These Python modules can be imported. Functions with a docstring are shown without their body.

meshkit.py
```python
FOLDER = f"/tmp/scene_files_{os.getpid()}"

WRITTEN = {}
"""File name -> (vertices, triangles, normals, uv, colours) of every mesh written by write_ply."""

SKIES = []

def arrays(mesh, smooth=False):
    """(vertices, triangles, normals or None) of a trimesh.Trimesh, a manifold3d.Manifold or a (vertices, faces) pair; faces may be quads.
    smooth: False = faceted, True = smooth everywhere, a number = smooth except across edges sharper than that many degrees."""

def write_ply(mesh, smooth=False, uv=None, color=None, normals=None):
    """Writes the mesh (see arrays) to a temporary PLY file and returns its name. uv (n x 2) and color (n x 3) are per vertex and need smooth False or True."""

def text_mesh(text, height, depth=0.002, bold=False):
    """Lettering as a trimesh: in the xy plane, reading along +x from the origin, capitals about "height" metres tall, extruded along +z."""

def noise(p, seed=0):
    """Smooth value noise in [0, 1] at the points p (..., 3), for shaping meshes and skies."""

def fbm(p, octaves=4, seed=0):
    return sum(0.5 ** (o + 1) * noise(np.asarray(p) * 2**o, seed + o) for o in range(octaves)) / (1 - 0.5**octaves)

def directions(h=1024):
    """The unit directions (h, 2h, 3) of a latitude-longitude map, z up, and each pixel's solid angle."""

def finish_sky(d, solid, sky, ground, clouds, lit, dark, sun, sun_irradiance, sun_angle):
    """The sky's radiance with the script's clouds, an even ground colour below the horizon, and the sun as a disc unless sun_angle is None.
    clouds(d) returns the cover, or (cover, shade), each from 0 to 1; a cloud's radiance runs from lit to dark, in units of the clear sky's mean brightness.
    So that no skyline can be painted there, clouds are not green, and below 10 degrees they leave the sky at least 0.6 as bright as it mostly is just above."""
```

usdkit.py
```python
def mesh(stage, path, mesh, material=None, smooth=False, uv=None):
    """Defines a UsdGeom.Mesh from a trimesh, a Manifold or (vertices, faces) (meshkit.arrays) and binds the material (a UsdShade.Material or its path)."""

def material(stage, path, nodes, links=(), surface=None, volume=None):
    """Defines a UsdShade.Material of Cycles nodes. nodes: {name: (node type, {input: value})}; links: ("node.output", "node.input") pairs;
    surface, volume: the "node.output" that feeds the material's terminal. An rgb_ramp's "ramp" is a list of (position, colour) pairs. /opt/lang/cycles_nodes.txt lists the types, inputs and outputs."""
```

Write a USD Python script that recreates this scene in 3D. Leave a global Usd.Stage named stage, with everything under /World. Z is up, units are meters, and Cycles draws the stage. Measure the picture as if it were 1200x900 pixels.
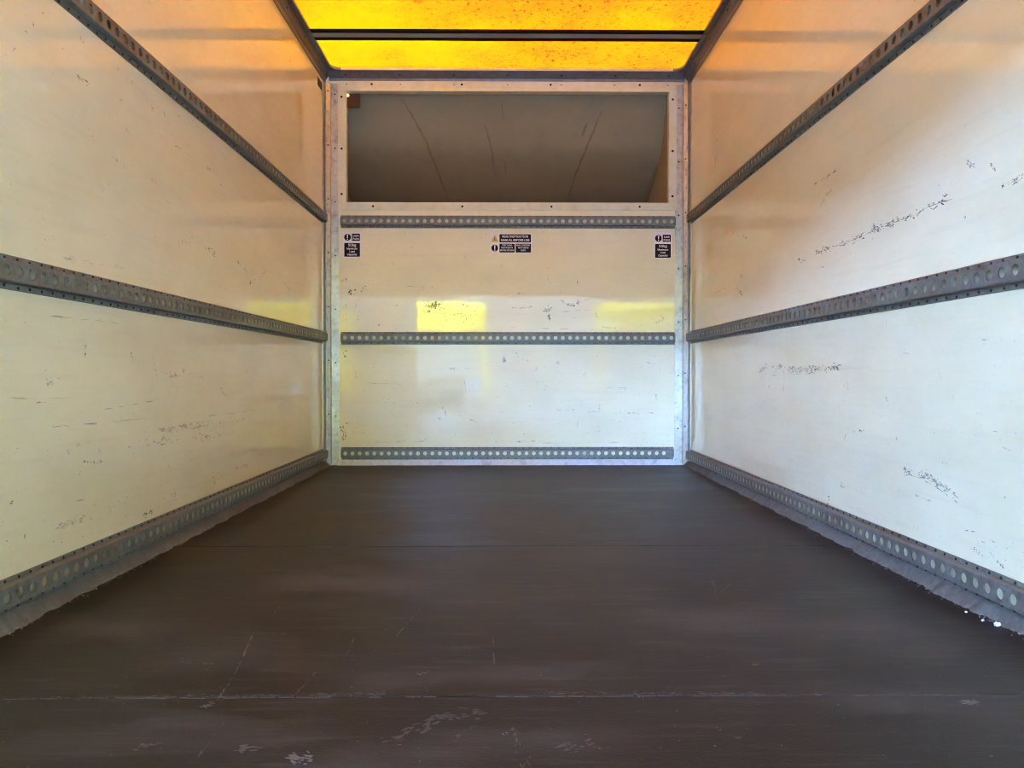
import math, random
import numpy as np, trimesh, usdkit, meshkit
from pxr import Usd, UsdGeom, UsdLux, UsdShade, Gf, Sdf
from shapely.geometry import Polygon, Point, box as sbox
from shapely.ops import unary_union

stage = Usd.Stage.CreateInMemory()
UsdGeom.SetStageUpAxis(stage, UsdGeom.Tokens.z)
UsdGeom.SetStageMetersPerUnit(stage, 1.0)
UsdGeom.Xform.Define(stage, '/World')

# ------------------------------------------------------------------ camera
# the box body: x to the right, y into the van (0 = rear sill), z up from the load floor
EYE = (0.0, 0.0, 0.499)
YAW, PITCH, LENS_PX = math.atan(8.5 / 890), math.atan(11 / 890), 890.0
cam = UsdGeom.Camera.Define(stage, '/World/camera')
cam.CreateHorizontalApertureAttr(36.0)
cam.CreateVerticalApertureAttr(27.0)
cam.CreateFocalLengthAttr(36.0 * LENS_PX / 1200)
cam.CreateClippingRangeAttr(Gf.Vec2f(0.02, 500))
cam.CreateExposureAttr(0.92)
_f = np.array([math.sin(YAW) * math.cos(PITCH), math.cos(YAW) * math.cos(PITCH), -math.sin(PITCH)])
_r = np.array([math.cos(YAW), -math.sin(YAW), 0.0])
_u = np.cross(_r, _f)
UsdGeom.Xformable(cam).AddTransformOp().Set(Gf.Matrix4d(*_r, 0, *_u, 0, *(-_f), 0, *EYE, 1))

# ------------------------------------------------------------------ sky, sun
SKY = UsdLux.DomeLight.Define(stage, '/World/sky')
SKY.CreateIntensityAttr(19.4)
SKY.CreateColorAttr(Gf.Vec3f(0.42, 0.77, 1.72))
SUN = UsdLux.DistantLight.Define(stage, '/World/sun')
SUN.CreateIntensityAttr(90.0)
SUN.CreateAngleAttr(0.53)
SUN.CreateColorAttr(Gf.Vec3f(1.0, 0.92, 0.76))
# light travels along local -Z: the sun stands high in front of the van, a little to the left
UsdGeom.Xformable(SUN).AddRotateXYZOp().Set(Gf.Vec3f(-44, 0, 45))
HEAD_Z, BLD_X = 1.375, 4.6      # bottom bar of the half-lowered rear shutter, front of the added block right of the yard

# ------------------------------------------------------------------ scuffs and scratches: (points in metres on the panel, width in mm, flecks, tone)
RIGHT_MARKS = [
    ([(2.465, 0.896), (2.289, 0.893), (2.189, 0.891), (2.102, 0.894), (1.985, 0.895), (1.901, 0.895), (1.843, 0.898), (1.788, 0.900), (1.723, 0.897)], 8, 90, 0),
    ([(2.102, 0.894), (2.077, 0.904), (2.092, 0.873)], 7, 16, 0),
    ([(2.495, 1.124), (2.402, 1.123), (2.321, 1.123)], 4, 22, 0),
    ([(2.433, 1.044), (2.394, 1.062), (2.351, 1.073)], 4, 14, 1),
    ([(1.545, 0.882), (1.516, 0.883), (1.478, 0.889)], 5, 30, 0),
    ([(3.709, 1.482), (3.664, 1.515), (3.650, 1.552)], 6, 26, 0),
    ([(3.758, 1.713), (3.696, 1.664), (3.621, 1.608)], 4, 12, 1),
    ([(1.583, 0.940), (1.567, 0.921), (1.572, 0.926)], 5, 8, 0),
    ([(1.674, 0.846), (1.664, 0.846)], 4, 5, 0),
    ([(1.663, 0.969), (1.638, 0.947)], 10, 10, 2),
    ([(2.854, 1.473), (2.819, 1.524)], 2, 8, 2),
    ([(3.332, 0.881), (3.224, 0.836)], 8, 14, 0),
    ([(3.657, 0.894), (3.408, 0.898)], 3, 8, 1),
    ([(2.630, 0.896), (2.556, 0.887)], 6, 10, 1),
    ([(2.431, 0.844), (2.411, 0.841)], 3, 4, 0),
    ([(3.250, 1.098), (3.125, 1.044)], 5, 8, 1),
    ([(3.397, 1.125), (3.347, 1.127)], 4, 5, 1),
    ([(3.014, 0.516), (2.870, 0.522), (2.755, 0.527), (2.618, 0.514), (2.508, 0.516), (2.284, 0.520)], 10, 80, 1),
    ([(2.755, 0.521), (2.746, 0.480), (2.754, 0.440)], 4, 14, 1),
    ([(2.906, 0.463), (2.897, 0.443)], 6, 6, 0),
    ([(2.955, 0.546), (2.926, 0.535)], 6, 6, 1),
    ([(2.235, 0.479), (2.232, 0.456)], 3, 8, 0),
    ([(2.011, 0.440), (1.993, 0.418), (1.984, 0.398)], 4, 12, 2),
    ([(2.161, 0.340), (2.125, 0.341)], 5, 8, 0),
    ([(2.198, 0.333), (2.187, 0.334)], 4, 4, 0),
    ([(2.259, 0.303), (2.247, 0.319)], 3, 5, 0),
    ([(1.957, 0.333), (1.944, 0.334)], 4, 4, 1),
    ([(1.914, 0.254), (1.854, 0.256), (1.798, 0.253), (1.745, 0.242), (1.688, 0.224)], 9, 60, 3),
    ([(1.906, 0.253), (1.843, 0.253), (1.787, 0.248), (1.735, 0.240), (1.692, 0.225)], 2, 40, 1),
    ([(1.890, 0.249), (1.835, 0.244), (1.783, 0.237), (1.741, 0.227), (1.714, 0.218)], 2, 30, 0),
    ([(1.866, 0.254), (1.805, 0.254), (1.755, 0.247)], 2, 24, 1),
    ([(2.465, 0.896), (2.289, 0.893), (2.189, 0.891), (2.102, 0.894), (1.985, 0.895), (1.901, 0.895), (1.843, 0.898), (1.788, 0.900), (1.723, 0.897)], 2.5, 90, 1),
    ([(2.431, 0.901), (2.260, 0.886), (2.142, 0.885)], 2, 20, 2),
    ([(3.014, 0.526), (2.738, 0.514), (2.474, 0.521), (2.296, 0.517)], 2, 40, 2),
    ([(2.869, 0.496), (2.580, 0.502), (2.440, 0.496)], 3, 18, 2),
    ([(1.873, 0.202), (1.827, 0.199), (1.786, 0.198)], 3, 20, 2),
    ([(2.286, 0.168), (2.257, 0.162)], 5, 8, 0),
    ([(1.665, 0.156), (1.644, 0.158), (1.626, 0.160)], 3, 10, 0),
    ([(1.634, 0.125), (1.613, 0.120), (1.596, 0.115)], 4, 16, 1),
    ([(1.573, 0.126), (1.554, 0.118), (1.530, 0.107)], 4, 20, 1),
    ([(1.599, 0.146), (1.591, 0.144)], 3, 4, 0),
    ([(1.568, 0.154), (1.557, 0.151)], 3, 6, 0),
    ([(1.607, 0.573), (1.585, 0.572)], 2, 5, 1),
    ([(1.943, 0.554), (1.893, 0.552)], 2, 5, 2),
    ([(1.568, 0.380), (1.546, 0.382)], 2, 5, 1),
    ([(1.538, 0.351), (1.512, 0.347)], 2, 7, 1),
    ([(3.260, 0.935), (3.213, 0.900)], 14, 8, 2),
    ([(3.852, 0.191), (3.547, 0.191)], 4, 14, 2),
    ([(3.061, 0.081), (2.864, 0.059), (2.691, 0.046)], 22, 40, 3),
    ([(2.435, 0.083), (2.250, 0.082)], 25, 20, 3),
]
LEFT_MARKS = [
    ([(1.995, 0.318), (2.193, 0.310), (2.504, 0.294), (3.018, 0.276)], 10, 30, 2),
    ([(2.193, 0.337), (2.504, 0.328), (2.918, 0.332)], 8, 30, 2),
    ([(1.659, 0.386), (1.869, 0.380), (2.090, 0.380)], 3, 26, 2),
    ([(1.493, 0.454), (1.600, 0.449), (1.725, 0.447)], 2, 16, 2),
    ([(2.251, 0.496), (2.437, 0.504), (2.492, 0.482)], 7, 18, 2),
    ([(1.870, 0.413), (2.141, 0.425)], 3, 20, 2),
    ([(3.019, 0.394), (3.569, 0.391)], 3, 16, 2),
    ([(1.662, 0.627), (1.834, 0.630), (1.999, 0.631)], 3, 14, 2),
    ([(1.664, 0.757), (1.836, 0.767), (2.001, 0.776)], 4, 18, 2),
    ([(3.022, 0.665), (3.501, 0.660), (3.974, 0.655)], 4, 18, 2),
    ([(2.191, 0.140), (2.502, 0.160), (2.916, 0.152)], 8, 26, 2),
    ([(1.657, 0.163), (1.867, 0.162)], 6, 18, 2),
    ([(1.761, 1.188), (1.786, 1.188), (1.822, 1.190)], 5, 24, 1),
    ([(1.783, 1.278), (1.798, 1.276)], 5, 8, 2),
    ([(1.604, 1.231), (1.610, 1.232)], 4, 4, 0),
    ([(1.637, 1.268), (1.643, 1.273)], 3, 4, 0),
    ([(1.581, 1.205), (1.587, 1.206)], 3, 3, 0),
    ([(1.506, 1.123), (1.532, 1.140), (1.548, 1.158)], 2, 12, 2),
    ([(1.962, 1.200), (1.975, 1.207)], 4, 5, 0),
    ([(2.136, 1.244), (2.152, 1.242)], 4, 5, 1),
    ([(2.216, 1.262), (2.221, 1.244)], 4, 6, 1),
    ([(2.308, 1.281), (2.326, 1.279)], 4, 6, 0),
    ([(1.950, 1.276), (1.959, 1.277)], 4, 5, 1),
    ([(2.025, 1.274), (2.035, 1.273)], 4, 4, 1),
    ([(1.992, 1.140), (2.019, 1.129)], 3, 6, 2),
    ([(2.188, 1.184), (2.199, 1.182)], 3, 4, 1),
    ([(2.289, 1.183), (2.325, 1.186)], 4, 8, 1),
    ([(2.368, 1.183), (2.393, 1.185)], 3, 4, 2),
    ([(2.522, 1.185), (2.566, 1.186)], 4, 8, 1),
    ([(1.918, 1.044), (1.952, 1.043)], 5, 10, 2),
    ([(2.134, 1.044), (2.170, 1.039)], 5, 8, 2),
    ([(2.218, 1.006), (2.252, 1.004)], 3, 6, 2),
    ([(2.642, 1.156), (2.657, 1.157)], 3, 3, 1),
    ([(3.319, 1.761), (3.344, 1.763)], 4, 5, 1),
    ([(2.939, 1.919), (2.988, 1.909)], 5, 8, 2),
    ([(3.504, 1.936), (3.546, 1.946)], 4, 4, 1),
    ([(2.309, 0.904), (2.315, 0.884)], 3, 6, 1),
    ([(2.334, 0.913), (2.339, 0.883)], 3, 8, 1),
    ([(2.358, 0.910), (2.371, 0.899)], 4, 6, 1),
    ([(2.384, 0.917), (2.396, 0.903)], 4, 8, 1),
    ([(2.410, 0.940), (2.410, 0.929)], 4, 5, 0),
    ([(2.512, 0.914), (2.600, 0.909)], 8, 14, 1),
    ([(2.805, 0.919), (2.860, 0.905)], 6, 12, 0),
    ([(2.887, 0.899), (2.925, 0.882)], 6, 8, 1),
    ([(2.954, 0.852), (3.057, 0.889), (3.155, 0.929)], 5, 16, 1),
    ([(3.397, 0.917), (3.504, 0.887)], 5, 12, 1),
    ([(3.875, 1.101), (3.926, 1.066), (3.961, 1.026)], 5, 8, 1),
    ([(2.152, 0.891), (2.158, 0.882)], 4, 5, 2),
    ([(1.794, 0.571), (1.796, 0.553), (1.794, 0.539)], 4, 16, 1),
    ([(2.012, 0.562), (2.025, 0.533)], 4, 12, 1),
    ([(2.138, 0.544), (2.153, 0.516), (2.163, 0.480)], 4, 14, 2),
    ([(1.642, 0.479), (1.667, 0.484)], 6, 14, 2),
    ([(1.603, 0.440), (1.639, 0.440)], 2, 10, 1),
    ([(2.335, 0.515), (2.347, 0.504)], 6, 8, 1),
    ([(2.648, 0.449), (2.672, 0.430), (2.688, 0.424)], 4, 12, 0),
    ([(2.167, 0.341), (2.339, 0.342), (2.469, 0.344), (2.563, 0.344)], 5, 44, 3),
    ([(2.505, 0.362), (2.696, 0.360), (3.019, 0.360)], 2, 26, 1),
    ([(2.402, 0.330), (2.562, 0.335)], 5, 16, 1),
    ([(1.785, 0.295), (1.830, 0.288), (1.880, 0.286)], 4, 26, 0),
    ([(1.764, 0.270), (1.771, 0.271)], 4, 4, 0),
    ([(1.720, 0.328), (1.726, 0.323)], 4, 4, 1),
    ([(1.750, 0.333), (1.775, 0.336)], 5, 10, 2),
    ([(1.849, 0.313), (1.861, 0.310)], 4, 4, 1),
    ([(2.077, 0.115), (2.102, 0.117), (2.127, 0.118)], 7, 16, 0),
    ([(1.563, 0.168), (1.568, 0.167)], 5, 5, 0),
    ([(1.521, 0.247), (1.526, 0.245)], 5, 5, 0),
    ([(1.738, 0.162), (1.741, 0.160)], 4, 3, 1),
    ([(1.887, 0.180), (1.907, 0.157)], 3, 8, 2),
    ([(2.575, 0.138), (2.590, 0.130)], 5, 6, 1),
    ([(1.689, 0.217), (1.773, 0.207)], 3, 8, 2),
    ([(3.149, 0.428), (3.218, 0.474)], 3, 8, 2),
    ([(2.892, 0.518), (2.911, 0.512)], 3, 3, 1),
    ([(2.231, 0.232), (2.236, 0.228)], 3, 3, 0),
]
BACK_MARKS = [
    ([(-0.860, 0.940), (-0.842, 0.963), (-0.818, 0.959)], 12, 14, 1),
    ([(-0.790, 0.954), (-0.776, 0.977), (-0.757, 0.959)], 7, 12, 1),
    ([(-0.884, 0.879), (-0.870, 0.874)], 5, 5, 1),
    ([(-0.818, 0.884), (-0.809, 0.870)], 5, 4, 1),
    ([(-0.702, 0.771), (-0.688, 0.771)], 7, 5, 1),
    ([(-0.809, 0.832), (-0.809, 0.799)], 4, 5, 2),
    ([(-0.645, 0.879), (-0.570, 0.879)], 4, 6, 2),
    ([(-0.804, 1.104), (-0.743, 1.104)], 3, 8, 2),
    ([(-0.518, 1.198), (-0.509, 1.198)], 4, 3, 1),
    ([(-0.617, 1.109), (-0.607, 1.109)], 4, 3, 2),
    ([(-0.551, 0.987), (-0.486, 0.982), (-0.467, 0.996)], 3, 12, 2),
    ([(-0.476, 0.964), (-0.448, 0.978)], 5, 8, 2),
    ([(-0.406, 0.978), (-0.392, 0.982)], 5, 4, 1),
    ([(-0.430, 0.870), (-0.411, 0.884), (-0.383, 0.870), (-0.364, 0.889)], 16, 26, 1),
    ([(-0.453, 0.832), (-0.392, 0.856), (-0.336, 0.865)], 10, 14, 1),
    ([(-0.242, 0.884), (-0.204, 0.875)], 10, 10, 1),
    ([(-0.289, 0.832), (-0.195, 0.823)], 7, 10, 1),
    ([(0.063, 0.945), (0.096, 0.945), (0.129, 0.945)], 4, 14, 1),
    ([(0.040, 0.866), (0.087, 0.866), (0.162, 0.875)], 4, 24, 1),
    ([(0.303, 0.908), (0.332, 0.894), (0.360, 0.875), (0.393, 0.885), (0.416, 0.904)], 8, 30, 0),
    ([(0.233, 0.838), (0.247, 0.814), (0.242, 0.800)], 10, 14, 1),
    ([(0.200, 0.852), (0.266, 0.861)], 12, 12, 3),
    ([(0.275, 0.842), (0.463, 0.857)], 3, 14, 2),
    ([(0.501, 0.842), (0.511, 0.819)], 6, 8, 2),
    ([(0.397, 1.021), (0.407, 0.993)], 4, 6, 1),
    ([(0.237, 1.035), (0.252, 1.002)], 3, 5, 2),
    ([(0.440, 0.908), (0.487, 0.918)], 3, 6, 2),
    ([(0.850, 0.838), (0.878, 0.805), (0.831, 0.782)], 6, 18, 2),
    ([(0.511, 0.763), (0.629, 0.753)], 4, 14, 2),
    ([(0.040, 0.758), (0.416, 0.748)], 3, 14, 2),
    ([(-0.299, 0.532), (-0.275, 0.532), (-0.256, 0.532)], 5, 12, 1),
    ([(-0.228, 0.532), (-0.200, 0.537)], 4, 6, 2),
    ([(-0.223, 0.471), (-0.214, 0.400), (-0.219, 0.353)], 3, 12, 2),
    ([(-0.336, 0.325), (-0.327, 0.292), (-0.332, 0.268)], 5, 10, 2),
    ([(-0.369, 0.254), (-0.351, 0.259)], 6, 8, 2),
    ([(-0.346, 0.316), (-0.341, 0.316)], 5, 3, 0),
    ([(-0.195, 0.254), (-0.162, 0.240), (-0.134, 0.226)], 3, 12, 1),
    ([(-0.016, 0.598), (0.002, 0.570)], 12, 10, 3),
    ([(-0.026, 0.292), (-0.007, 0.297)], 4, 4, 2),
    ([(0.059, 0.617), (0.073, 0.617)], 4, 3, 1),
    ([(0.167, 0.523), (0.186, 0.551)], 6, 8, 2),
    ([(0.289, 0.579), (0.304, 0.541)], 7, 8, 2),
    ([(0.177, 0.461), (0.181, 0.452)], 4, 4, 0),
    ([(0.177, 0.424), (0.177, 0.421)], 4, 2, 1),
    ([(0.521, 0.296), (0.525, 0.334)], 4, 8, 1),
    ([(0.572, 0.428), (0.724, 0.424)], 3, 12, 2),
    ([(0.832, 0.400), (0.842, 0.358)], 4, 10, 1),
    ([(0.785, 0.565), (0.827, 0.560)], 3, 8, 1),
    ([(0.408, 0.259), (0.394, 0.188)], 3, 6, 2),
    ([(0.276, 0.306), (0.511, 0.296)], 4, 14, 2),
    ([(0.559, 0.287), (0.866, 0.287)], 4, 14, 2),
    ([(-0.881, 0.231), (-0.848, 0.231)], 5, 8, 1),
    ([(-0.900, 0.212), (-0.881, 0.175), (-0.891, 0.142)], 12, 14, 1),
    ([(-0.871, 0.635), (-0.880, 0.598)], 8, 8, 1),
    ([(-0.759, 0.452), (-0.557, 0.447)], 3, 12, 2),
    ([(-0.824, 0.513), (-0.819, 0.485)], 4, 5, 2),
    ([(-0.712, 0.128), (-0.384, 0.132)], 4, 24, 2),
    ([(-0.054, 0.127), (0.158, 0.132)], 4, 16, 2),
    ([(0.229, 0.122), (0.653, 0.126)], 3, 16, 2),
    ([(-0.851, 1.033), (-0.898, 1.010)], 6, 8, 2),
    ([(0.477, 1.176), (0.482, 1.171)], 4, 3, 1),
]
FLOOR_MARKS = [
    ([(-0.491, 1.499), (-0.473, 1.395), (-0.452, 1.282), (-0.443, 1.195), (-0.442, 1.161)], 3, 60, 0),
    ([(-0.176, 1.635), (-0.208, 1.438)], 3, 22, 1),
    ([(-0.285, 1.434), (-0.281, 1.315)], 3, 14, 1),
    ([(-0.317, 1.270), (-0.326, 1.188)], 3, 14, 1),
    ([(-0.024, 1.490), (-0.019, 1.316)], 3, 16, 1),
    ([(-0.700, 1.173), (-0.595, 1.172), (-0.492, 1.177), (-0.347, 1.179), (-0.189, 1.183)], 6, 110, 1),
    ([(0.065, 1.184), (0.225, 1.179), (0.345, 1.178), (0.489, 1.171)], 6, 80, 1),
    ([(-0.473, 2.197), (-0.303, 2.218), (-0.079, 2.216)], 4, 40, 2),
    ([(-0.565, 1.317), (-0.503, 1.309)], 5, 20, 1),
    ([(-0.455, 1.464), (-0.421, 1.459)], 4, 12, 1),
    ([(-0.482, 1.579), (-0.485, 1.650)], 3, 8, 2),
    ([(-0.457, 1.146), (-0.445, 1.140)], 9, 10, 0),
    ([(-0.355, 1.011), (-0.328, 1.009)], 10, 14, 1),
    ([(-0.281, 0.990), (-0.246, 0.977)], 12, 16, 0),
    ([(-0.490, 1.022), (-0.469, 1.019)], 8, 10, 1),
    ([(0.504, 1.832), (0.490, 1.759), (0.475, 1.691), (0.458, 1.685)], 3, 16, 1),
    ([(0.449, 2.874), (0.454, 2.748)], 4, 8, 1),
    ([(0.556, 1.832), (0.494, 1.724)], 3, 6, 2),
    ([(-0.002, 1.054), (0.003, 1.046)], 5, 5, 0),
    ([(0.425, 1.300), (0.438, 1.296)], 5, 8, 0),
    ([(0.693, 1.144), (0.721, 1.141)], 9, 16, 0),
    ([(0.207, 1.170), (0.216, 1.152)], 4, 8, 1),
    ([(0.964, 1.522), (0.987, 1.521)], 6, 10, 0),
    ([(0.941, 2.228), (0.959, 2.228)], 4, 6, 1),
    ([(0.312, 1.046), (0.332, 1.017)], 4, 10, 2),
    ([(-0.144, 1.261), (-0.131, 1.272)], 5, 8, 0),
    ([(-0.044, 1.075), (-0.072, 1.030)], 4, 8, 2),
    ([(-0.400, 0.983), (-0.402, 1.084)], 3, 20, 2),
    ([(0.010, 1.075), (0.025, 0.957)], 5, 16, 2),
    ([(-0.164, 1.026), (-0.089, 1.102), (-0.027, 1.116)], 14, 40, 2),
    ([(0.055, 1.001), (0.126, 1.023)], 10, 14, 2),
]
SEAMS = [([(-0.578, 4.261), (-0.536, 4.305), (-0.494, 4.355), (-0.45, 4.404), (-0.411, 4.514), (-0.384, 4.666), (-0.356, 4.86)], 0.011),
    ([(-0.114, 4.346), (-0.086, 4.401), (-0.072, 4.455), (-0.059, 4.614)], 0.01),
    ([(-0.016, 4.26), (-0.007, 4.338)], 0.006),
    ([(-0.002, 4.48), (0.008, 4.607)], 0.006),
    ([(0.551, 4.297), (0.515, 4.358), (0.486, 4.403), (0.454, 4.478), (0.423, 4.634), (0.396, 4.867)], 0.011),
    ([(0.469, 4.34), (0.445, 4.386)], 0.014)]

# ------------------------------------------------------------------ sizes
D, XL, XR = 4.188, -0.986, 1.014        # bulkhead, left wall, right wall
Y0 = -0.12                              # rear sill
ZR = 2.160                              # underside of the roof skin
MIDX, WID = (XL + XR) / 2, XR - XL

# ------------------------------------------------------------------ helpers
_used = {}
def numbered(parent, name):
    k = (parent, name)
    n = _used.get(k, 0)
    _used[k] = n + 1
    return name if n == 0 else f'{name}_{n:03d}'
def obj(name, mesh, m, parent='/World', smooth=False, **data):
    path = f'{parent}/{numbered(parent, name)}'
    usdkit.mesh(stage, path, mesh, m, smooth=smooth)
    p = stage.GetPrimAtPath(path)
    for k, v in data.items():
        p.SetCustomDataByKey(k, v)
    return path
def thing(name, label=None, category=None, group=None, kind=None, loc=(0, 0, 0), rotz=0):
    path = f'/World/{numbered("/World", name)}'
    x = UsdGeom.Xform.Define(stage, path)
    if any(loc): x.AddTranslateOp().Set(Gf.Vec3d(*loc))
    if rotz: x.AddRotateZOp().Set(rotz)
    for k, v in (('label', label), ('category', category), ('group', group), ('kind', kind)):
        if v: x.GetPrim().SetCustomDataByKey(k, v)
    return path
def cat(parts):
    vs, fs, n = [], [], 0
    for p in parts:
        v, f = (np.asarray(p.vertices), np.asarray(p.faces)) if hasattr(p, 'vertices') else (np.asarray(p[0], float), np.asarray(p[1], int))
        vs.append(v); fs.append(f + n); n += len(v)
    return np.vstack(vs), np.vstack(fs)
def bx(x0, x1, y0, y1, z0, z1):
    m = trimesh.creation.box([x1 - x0, y1 - y0, z1 - z0])
    m.apply_translation([(x0 + x1) / 2, (y0 + y1) / 2, (z0 + z1) / 2])
    return m
def bevbox(x0, x1, y0, y1, z0, z1, b=0.002):
    c = []
    for x in (x0, x1):
        for y in (y0, y1):
            for z in (z0, z1):
                sx, sy, sz = (b if x == x0 else -b), (b if y == y0 else -b), (b if z == z0 else -b)
                c += [(x + sx, y + sy, z), (x + sx, y, z + sz), (x, y + sy, z + sz)]
    return trimesh.convex.convex_hull(np.array(c))
def prism(poly, length):
    """shapely polygon in (u, v) pushed along +w: returns trimesh with axes (u, v, w)"""
    return trimesh.creation.extrude_polygon(poly, length, engine='earcut')
def remap(m, fn):
    v = np.asarray(m.vertices); w = np.stack(fn(v[:, 0], v[:, 1], v[:, 2]), 1)
    f = np.asarray(m.faces)
    out = trimesh.Trimesh(w, f, process=False)
    if out.volume < 0: out.invert()
    return out
def rivet(r=0.004, h=0.002, n=8):
    """dome along +z"""
    ring = [(r * math.cos(2 * math.pi * k / n), r * math.sin(2 * math.pi * k / n), 0) for k in range(n)]
    mid = [(0.75 * x, 0.75 * y, h * 0.75) for x, y, _ in ring]
    v = ring + mid + [(0, 0, h)]
    f = []
    for k in range(n):
        j = (k + 1) % n
        f += [(k, j, n + j), (k, n + j, n + k), (n + k, n + j, 2 * n)]
    return np.array(v), np.array(f)
def place(vf, origin, ex, ey, ez):
    v = np.asarray(vf[0]); M = np.array([ex, ey, ez], float)
    return v @ M + np.asarray(origin, float), vf[1]

# ------------------------------------------------------------------ materials
def mat(name, nodes, links, surface): 
    return usdkit.material(stage, f'/World/Looks/{name}', nodes, links, surface)
def plain(name, col, rough=0.5, metal=0.0, **kw):
    return mat(name, {'p': ('principled_bsdf', dict(base_color=col, roughness=rough, metallic=metal, **kw))}, [], 'p.BSDF')
def panel_paint(name, base, dirty, smear, rough=(0.012, 0.06)):
    """glossy off-white laminate with grime clouds, horizontal rub streaks and fine grit"""
    n = {'g': ('geometry', {}),
         'm1': ('mapping', {'scale': (1.4, 1.1, 2.2)}), 'n1': ('noise_texture', {'scale': 2.2, 'detail': 9, 'roughness': 0.62}),
         'r1': ('rgb_ramp', {'ramp': [(0.40, (0, 0, 0)), (0.72, (1, 1, 1))]}),
         'm2': ('mapping', {'scale': (1.6, 1.6, 26.0)}), 'n2': ('noise_texture', {'scale': 2.0, 'detail': 7, 'roughness': 0.65}),
         'r2': ('rgb_ramp', {'ramp': [(0.52, (0, 0, 0)), (0.78, (1, 1, 1))]}),
         'n3': ('noise_texture', {'scale': 95.0, 'detail': 3, 'roughness': 0.6}),
         'r3': ('rgb_ramp', {'ramp': [(0.685, (0, 0, 0)), (0.74, (1, 1, 1))]}),
         'f1': ('math', {'math_type': 'multiply', 'value2': 0.75}), 'f2': ('math', {'math_type': 'multiply', 'value2': 0.32}), 'f3': ('math', {'math_type': 'multiply', 'value2': 0.35}),
         'c1': ('mix_color', {'a': base, 'b': dirty}), 'c2': ('mix_color', {'b': smear}), 'c3': ('mix_color', {'b': (0.30, 0.25, 0.18)}),
         'rr': ('map_range', {'from_min': 0.35, 'from_max': 0.75, 'to_min': rough[0], 'to_max': rough[1], 'clamp': True}),
         'n4': ('noise_texture', {'scale': 9.0, 'detail': 2}), 'b': ('bump', {'strength': 0.012, 'distance': 0.02}),
         'p': ('principled_bsdf', {'ior': 1.5})}
    l = [('g.position', 'm1.vector'), ('m1.vector', 'n1.vector'), ('n1.fac', 'r1.fac'), ('g.position', 'm2.vector'), ('m2.vector', 'n2.vector'), ('n2.fac', 'r2.fac'),
         ('g.position', 'n3.vector'), ('n3.fac', 'r3.fac'), ('r1.color', 'f1.value1'), ('r2.color', 'f2.value1'), ('r3.color', 'f3.value1'),
         ('f1.value', 'c1.fac'), ('c1.result', 'c2.a'), ('f2.value', 'c2.fac'), ('c2.result', 'c3.a'), ('f3.value', 'c3.fac'), ('c3.result', 'p.base_color'),
         ('n2.fac', 'rr.value'), ('rr.result', 'p.roughness'), ('g.position', 'n4.vector'), ('n4.fac', 'b.height'), ('b.normal', 'p.normal')]
    return mat(name, n, l, 'p.BSDF')
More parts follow.
